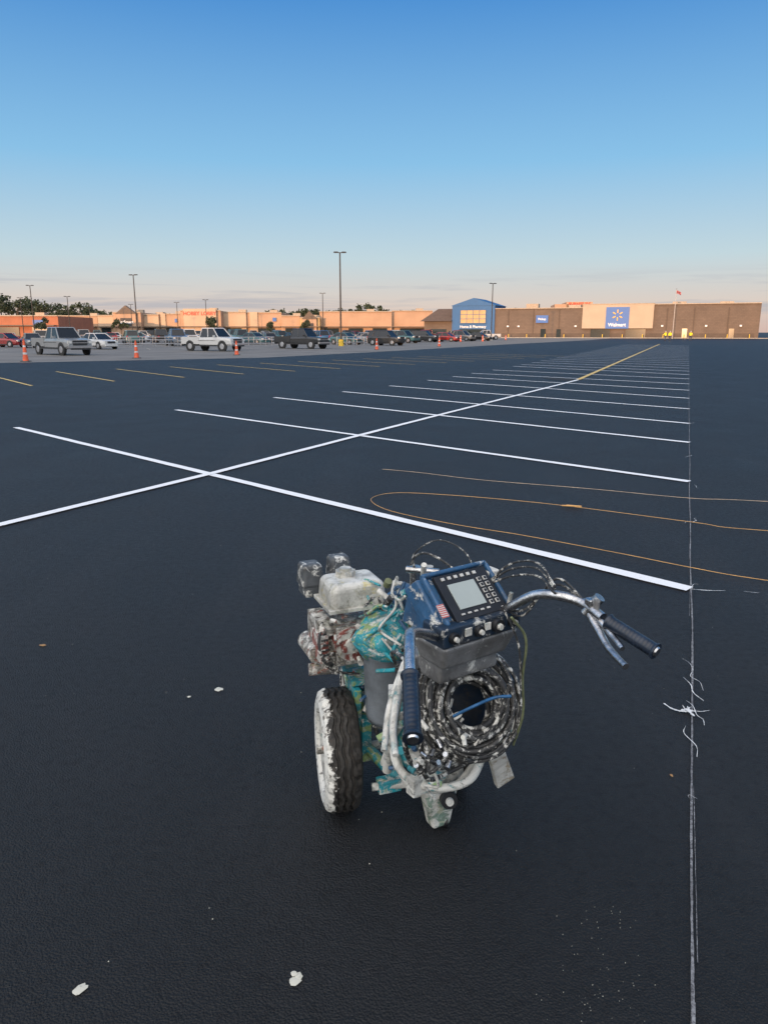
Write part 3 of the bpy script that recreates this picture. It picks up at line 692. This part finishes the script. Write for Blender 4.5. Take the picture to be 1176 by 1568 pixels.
mb=MB();mb.box((12.1,30,3.9),(24.2,60,7.8),0);mb.box((33.2,30.01,4.2),(18,60,8.4),0);mb.box((54.7,30,4.25),(25,60.02,8.5),0)
for x in(4,11,18,45.5,52,60): mb.box((x,-.06,3.8),(.3,.12,7.6),1)
mb.box((33.2,-.05,.6),(66,.1,1.2),1)
mb.obj("walls",[BR,BR2],S)
mb=MB();mb.box((12.1,-.05,7.9),(24.2,.5,.22),0);mb.box((54.7,-.05,8.6),(25,.5,.22),0)
for x,y_,s_ in((8,14,1.2),(19,22,1.0),(48,12,1.2),(60,20,1.4)): mb.box((x,y_,8.6+s_*.3),(3.5,2.5,s_),0)
mb.obj("parapet",[CAP],S)
mb=MB();mb.box((33.2,-.45,5.6),(18,.7,6.2),0);mb.box((33.2,-.45,8.78),(18.3,.9,.16),1);mb.obj("entrance_panel",[CREAM,CAP],S)
mb=MB();mb.box((33.25,-.86,5.2),(5.9,.1,5.5),0);mb.box((13.4,-.3,5.0),(3.3,.1,2.0),0);mb.obj("sign_board",[BLS],S)
mb=MB()
for k in range(6):
    t=k*math.pi/3+math.pi/6;mb.box((33.25+math.cos(t)*.98,-.95,5.9+math.sin(t)*.98),(.85,.08,.26),0,Matrix.Rotation(-t,3,'Y'))
mb.obj("sign_star",[SY],S,.08)
text("sign_text","Walmart",1.25,(33.25,-.95,3.4),S,SW);text("sign_text_small","Pickup",.8,(13.4,-.38,5.0),S,SW)
mb=MB()
for x,wd,hh in((13.8,1.4,2.4),(18,1.2,2.3),(29,5,2.3),(38,5,2.3),(50,1.2,2.4),(61,1.2,2.4)): mb.box((x,-.14 if not 24<x<42 else -.2,hh/2),(wd,.12,hh),0)
mb.obj("doors",[GL],S)
mb=MB()
for x in(4,7,22.5,44.5,55,63): mb.box((x,-.3,3.1),(.5,.4,.4),0)
mb.obj("wall_lamps",[SW],S)
mb=MB();mb.box((-6,6,4.4),(12.4,13,8.8),0)
mb.add([(-12.6,-.6,8.8),(.6,-.6,8.8),(-6,-.6,10.9),(-12.6,13,8.8),(.6,13,8.8),(-6,13,10.9)],[(0,1,2),(5,4,3),(0,2,5,3),(1,4,5,2),(0,3,4,1)],0)
mb.obj("blue_tower",[BLU],S)
mb=MB();mb.box((-6,-.65,5.8),(7.4,.12,3.6),0);mb.obj("glazing",[YW],S)
mb=MB()
for i in range(5): mb.box((-9.7+i*1.85,-.75,5.8),(.1,.1,3.7),0)
for z in(4.0,5.2,6.4,7.6): mb.box((-6,-.74,z),(7.5,.1,.1),0)
mb.obj("mullions",[BLU],S)
text("sign_text_home","Home & Pharmacy",1.0,(-6,-.62,3.0),S,SW)
mb=MB();mb.box((-6,-.6,1.2),(8,.15,2.3),0);mb.obj("entrance_doors",[GL],S)
mb=MB();mb.box((-16.5,5,2.4),(8.6,10,4.8),0);mb.add([(-21.5,-1.5,4.6),(-12.2,-1.5,4.6),(-12.2,6,8.2),(-18.5,6,8.2),(-21.5,12,4.6),(-12.2,12,4.6)],[(0,1,2,3),(0,3,4),(3,2,5,4)],1);mb.box((-16.5,-.1,1.2),(5,.2,2.4),2)
mb.obj("garden_wing",[BR,SHI,GL],S)
mb=MB()
for x in range(-10,66,5): mb.cyl((x,-3.5,0),(x,-3.5,1.0),.10,None,0,8)
mb.obj("bollards",[YB],S)
mb=MB();mb.box((33,-2.4,.07),(90,4,.14),0);mb.obj("sidewalk",[CONC],S)
mb=MB();mb.box((0,0,0),(22,30,9),0);mb.box((0,-15.1,4.6),(22.4,.3,.2),1);mb.obj("utility_building",[GREYB,CAP],None,0,(112,190,4.5),rad(-22))
B=empty("distant_store",(72.5,285,0),rad(-8));mb=MB();mb.box((0,10,6.2),(9.5,20,12.4),0);mb.box((0,10,6),(18,20,11.2),0);mb.obj("walls",[TAN],B);text("sign_text","FURNITURE",1.5,(0,-.2,11.6),B,RED)
def shop(name,x0,x1,D,h,mat,parts):
    e=empty(name,((x0+x1)/2,D,0));wd=x1-x0
    mb=MB();mb.box((0,12,h/2),(wd-.05,24,h),0);mb.box((0,-.1,h+.1),(wd,.4,.25),1);mb.box((wd*.2,8,h+.6),(2.5,2,1.0),1);mb.obj("walls",[mat,CAP],e)
    mb=MB();k=max(1,int(wd/7))
    for i in range(k):
        x=-wd/2+wd*(i+.5)/k;mb.box((x,-.1,1.5),(wd/k*.6,.25,2.6),0)
    mb.box((0,-.9,3.2),(wd*.96,1.8,.3),1)
    mb.obj("shopfront",[GL,BR],e)
    if parts: parts(e,wd,h)
    return e
def gable(e,wd,h):
    mb=MB();mb.box((0,-.5,h/2-.2),(wd*.7,1.2,h-.4),0);mb.add([(-wd*.38,-1.2,h-.4),(wd*.38,-1.2,h-.4),(0,-1.2,h+2.2),(-wd*.38,.6,h-.4),(wd*.38,.6,h-.4),(0,.6,h+2.2)],[(0,1,2),(5,4,3),(0,2,5,3),(1,4,5,2)],1);mb.box((0,-1.25,h-3),(wd*.4,.2,2.6),2);mb.obj("gable_front",[TAN,BR,DK],e)
    if wd>8: text("sign_text","PetSmart",1.3,(0,-1.4,h-3),e,SW)
def hl(e,wd,h):
    mb=MB();mb.box((0,-.6,h/2+.3),(wd*.8,1,h+.6),0);mb.obj("raised_front",[TAN2],e);text("sign_text","HOBBY LOBBY",1.6,(0,-1.15,h-.9),e,RED,0,.05)
def win(e,wd,h):
    mb=MB();mb.box((-wd*.28,-.3,h*.5),(wd*.22,.4,h*1.06),0);mb.box((wd*.3,-.3,h*.72),(wd*.1,.3,1.2),1)
    mb.obj("raised_bay",[TAN2,BLS],e)
shop("strip_mall_store",-111.2,-85.2,200,5.6,ORG,win);shop("strip_mall_store",-106.4,-93.6,250,6.6,TAN,None);shop("strip_mall_store",-92.8,-87.7,248,6.7,TAN2,None)
shop("pet_supply_store",-87,-78.1,246,7.6,TAN,gable);shop("strip_mall_store",-79.1,-73.3,249,6.9,TAN2,None);shop("strip_mall_store",-73.6,-66.5,250,7.2,TAN,win);shop("craft_store",-65.7,-52.6,247,8.2,TAN,hl)
shop("strip_mall_store",-53.4,-45.2,251,7.8,TAN2,None);shop("strip_mall_store",-45.4,-33.7,252,7.7,TAN,win);shop("strip_mall_store",-33.5,-27.5,250,6.6,TAN,None);shop("strip_mall_store",-27.4,-20.9,249,6.0,YW,gable);shop("strip_mall_store",-21.3,2.6,253,8.0,TAN,None);shop("strip_mall_store",2.6,16.2,255,8.3,TAN,None)
B=empty("unseen_sun_blocker",(20,-50,0));mb=MB();mb.box((0,-12,4.2),(420,24,8.4),0);mb.obj("walls",[TAN],B)  # unseen block added behind the camera to keep sun off the foreground
mb=MB()
for i in range(40): mb.box((-195+i*10,.1,1.6),(5,.25,2.8),0)
mb.obj("blocker_windows",[GL],B)
mb=MB();mb.cyl((0,0,0),(0,0,11.3),.09,.05,0,10);mb.ball((0,0,11.35),.12,0,10,6)
vs=[];nx=10
for i in range(nx+1):
    for z in(10.4,11.1): vs.append((.05+i*.11,.12*math.sin(i*.9),z-.05*i))
mb.add(vs,[(2*i,2*i+2,2*i+3,2*i+1) for i in range(nx)],1)
mb.obj("flagpole",[ST_,M("flag_cloth",(.32,.10,.11),.8,0,.9,3)],None,0,(68.2,180,0))
# ------------------------------------------------------------------ trees
def leafmat(name,a,b_):
    m,nt,b=nmat(name);n=noi(nt,coords(nt),.9,4);nt.links.new(ramp(nt,n,[(.35,a),(.65,b_)]),b.inputs["Base Color"]);b.inputs["Roughness"].default_value=.8;return m
LEAF=leafmat("foliage",(.018,.030,.014),(.06,.075,.035));BARK=M("bark",(.08,.06,.045),.9)
def crown(mb,c,rx,rz,n,leaf=.5):
    cl=[(Vector((random.gauss(0,.5)*rx,random.gauss(0,.5)*rx,random.uniform(-.8,.9)*rz)),random.uniform(.25,.45)*rx) for _ in range(10)]
    for i in range(n):
        p,r=random.choice(cl);d=Vector((random.gauss(0,1),random.gauss(0,1),random.gauss(0,.8))).normalized()*r*random.random()**.4
        q=Vector(c)+p+d;s=leaf*random.uniform(.5,1.2)
        a=Vector((random.gauss(0,1),random.gauss(0,1),random.gauss(0,1))).normalized()*s;b_=a.orthogonal().normalized()*s*.7
        mb.add([q-a,q+b_,q+a,q-b_],[(0,1,2,3)],0)
mb=MB()
TR=[(-161,15.5),(-156,14),(-152.6,15.8),(-149,16.6),(-146.5,16.2),(-144,16.8),(-141.5,15.9),(-139,15.4),(-136.5,14.4),(-134,13.4),(-131.5,13),(-129.5,14),(-127,13.6),(-124,12.6),(-121,12),(-118,13),(-115.5,11.6),(-113,11),(-110.5,10.6),(-107,10),(-103,9.4),(-81,8.8),(25.4,9.8),(50.3,9.8),(54,9.6)]
for i in range(34): TR.append((-41+i*1.6+random.uniform(-.5,.5),random.uniform(9.2,10.2)))
TR+=[(-10.5,11.6),(-8.2,12.6),(-6,12.4),(-3.6,11.2)]
for x,top in TR:
    D=290+random.uniform(-8,10)
    mb.cyl((x,D,0),(x,D,top*.75),.3,.15,1,6);crown(mb,(x,D,top*.72),3.2 if top<12.5 else 4.4,top*.22,340,.5)
    for k in range(3): mb.cyl((x,D,top*.5),(x+random.uniform(-2,2),D,top*.75),.12,.05,1,5)
mb.obj("distant_tree_line",[LEAF,BARK])
def tree(x,y,h):
    mb=MB();mb.cyl((0,0,0),(0,0,h*.6),.12,.07,1,8)
    for k in range(6):
        t=k*1.1;mb.cyl((0,0,h*.4),(math.cos(t)*h*.2,math.sin(t)*h*.2,h*.7),.05,.02,1,6)
    crown(mb,(0,0,h*.66),h*.34,h*.28,900,.22);mb.obj("small_tree",[LEAF,BARK],None,0,(x,y,0))
tree(-38.5,170,5.0);tree(-79,176,5.2);tree(-20,195,4.6);tree(-62,180,4.6);tree(-30,200,4.4)
# ------------------------------------------------------------------ workers
def workmat():
    m,nt,b=nmat("worker_clothes");s_=nt.nodes.new("ShaderNodeSeparateXYZ");nt.links.new(coords(nt),s_.inputs[0])
    d=nt.nodes.new("ShaderNodeMath");d.operation='DIVIDE';d.inputs[1].default_value=2;nt.links.new(s_.outputs[2],d.inputs[0])
    nt.links.new(ramp(nt,d.outputs[0],[(0,(.03,.02,.02)),(.05,(.04,.05,.09)),(.46,(.85,.72,.04)),(.735,(.30,.17,.11)),(.83,(.6,.6,.6))],'CONSTANT'),b.inputs["Base Color"]);b.inputs["Roughness"].default_value=.8;return m
WM=workmat()
def worker(x,y,rz,arm=0):
    mb=MB()
    def limb(pts,r): mb.tube(pts,r,0,10,n=4)
    mb.tube([(0,0,.86),(0,0,1.0),(0,.01,1.2),(0,.0,1.38),(0,0,1.47),(0,0,1.53)],lambda t:(.19-.02*math.sin(t*3.1)) if t<.65 else .18-.12*((t-.65)/.35),0,14)
    mb.ball((0,.01,1.63),.10,0,14,10,(.85,1,1.2));mb.ball((0,.02,1.70),.115,0,14,8,(1,1.15,.7))
    for sg in(-1,1):
        k=arm*sg
        limb([(sg*.09,0,.92),(sg*.12,.05+k*.08,.5),(sg*.13,-.02+k*.2,.08)],lambda t:.10-.045*t)
        limb([(sg*.13,-.04+k*.2,.05),(sg*.13,.16+k*.2,.04)],.045)
        limb([(sg*.19,0,1.42),(sg*.28,.03+arm*.1,1.15),(sg*.27,.18+arm*.2,.95),(sg*.26,.26+arm*.2,.90)],lambda t:.07-.03*t)
    mb.obj("road_worker",[WM],None,0,(x,y,0),rz)
for a in((54.0,146,.5,1),(55.6,148,2.5,0),(58.8,146,-.6,1)): worker(*a)
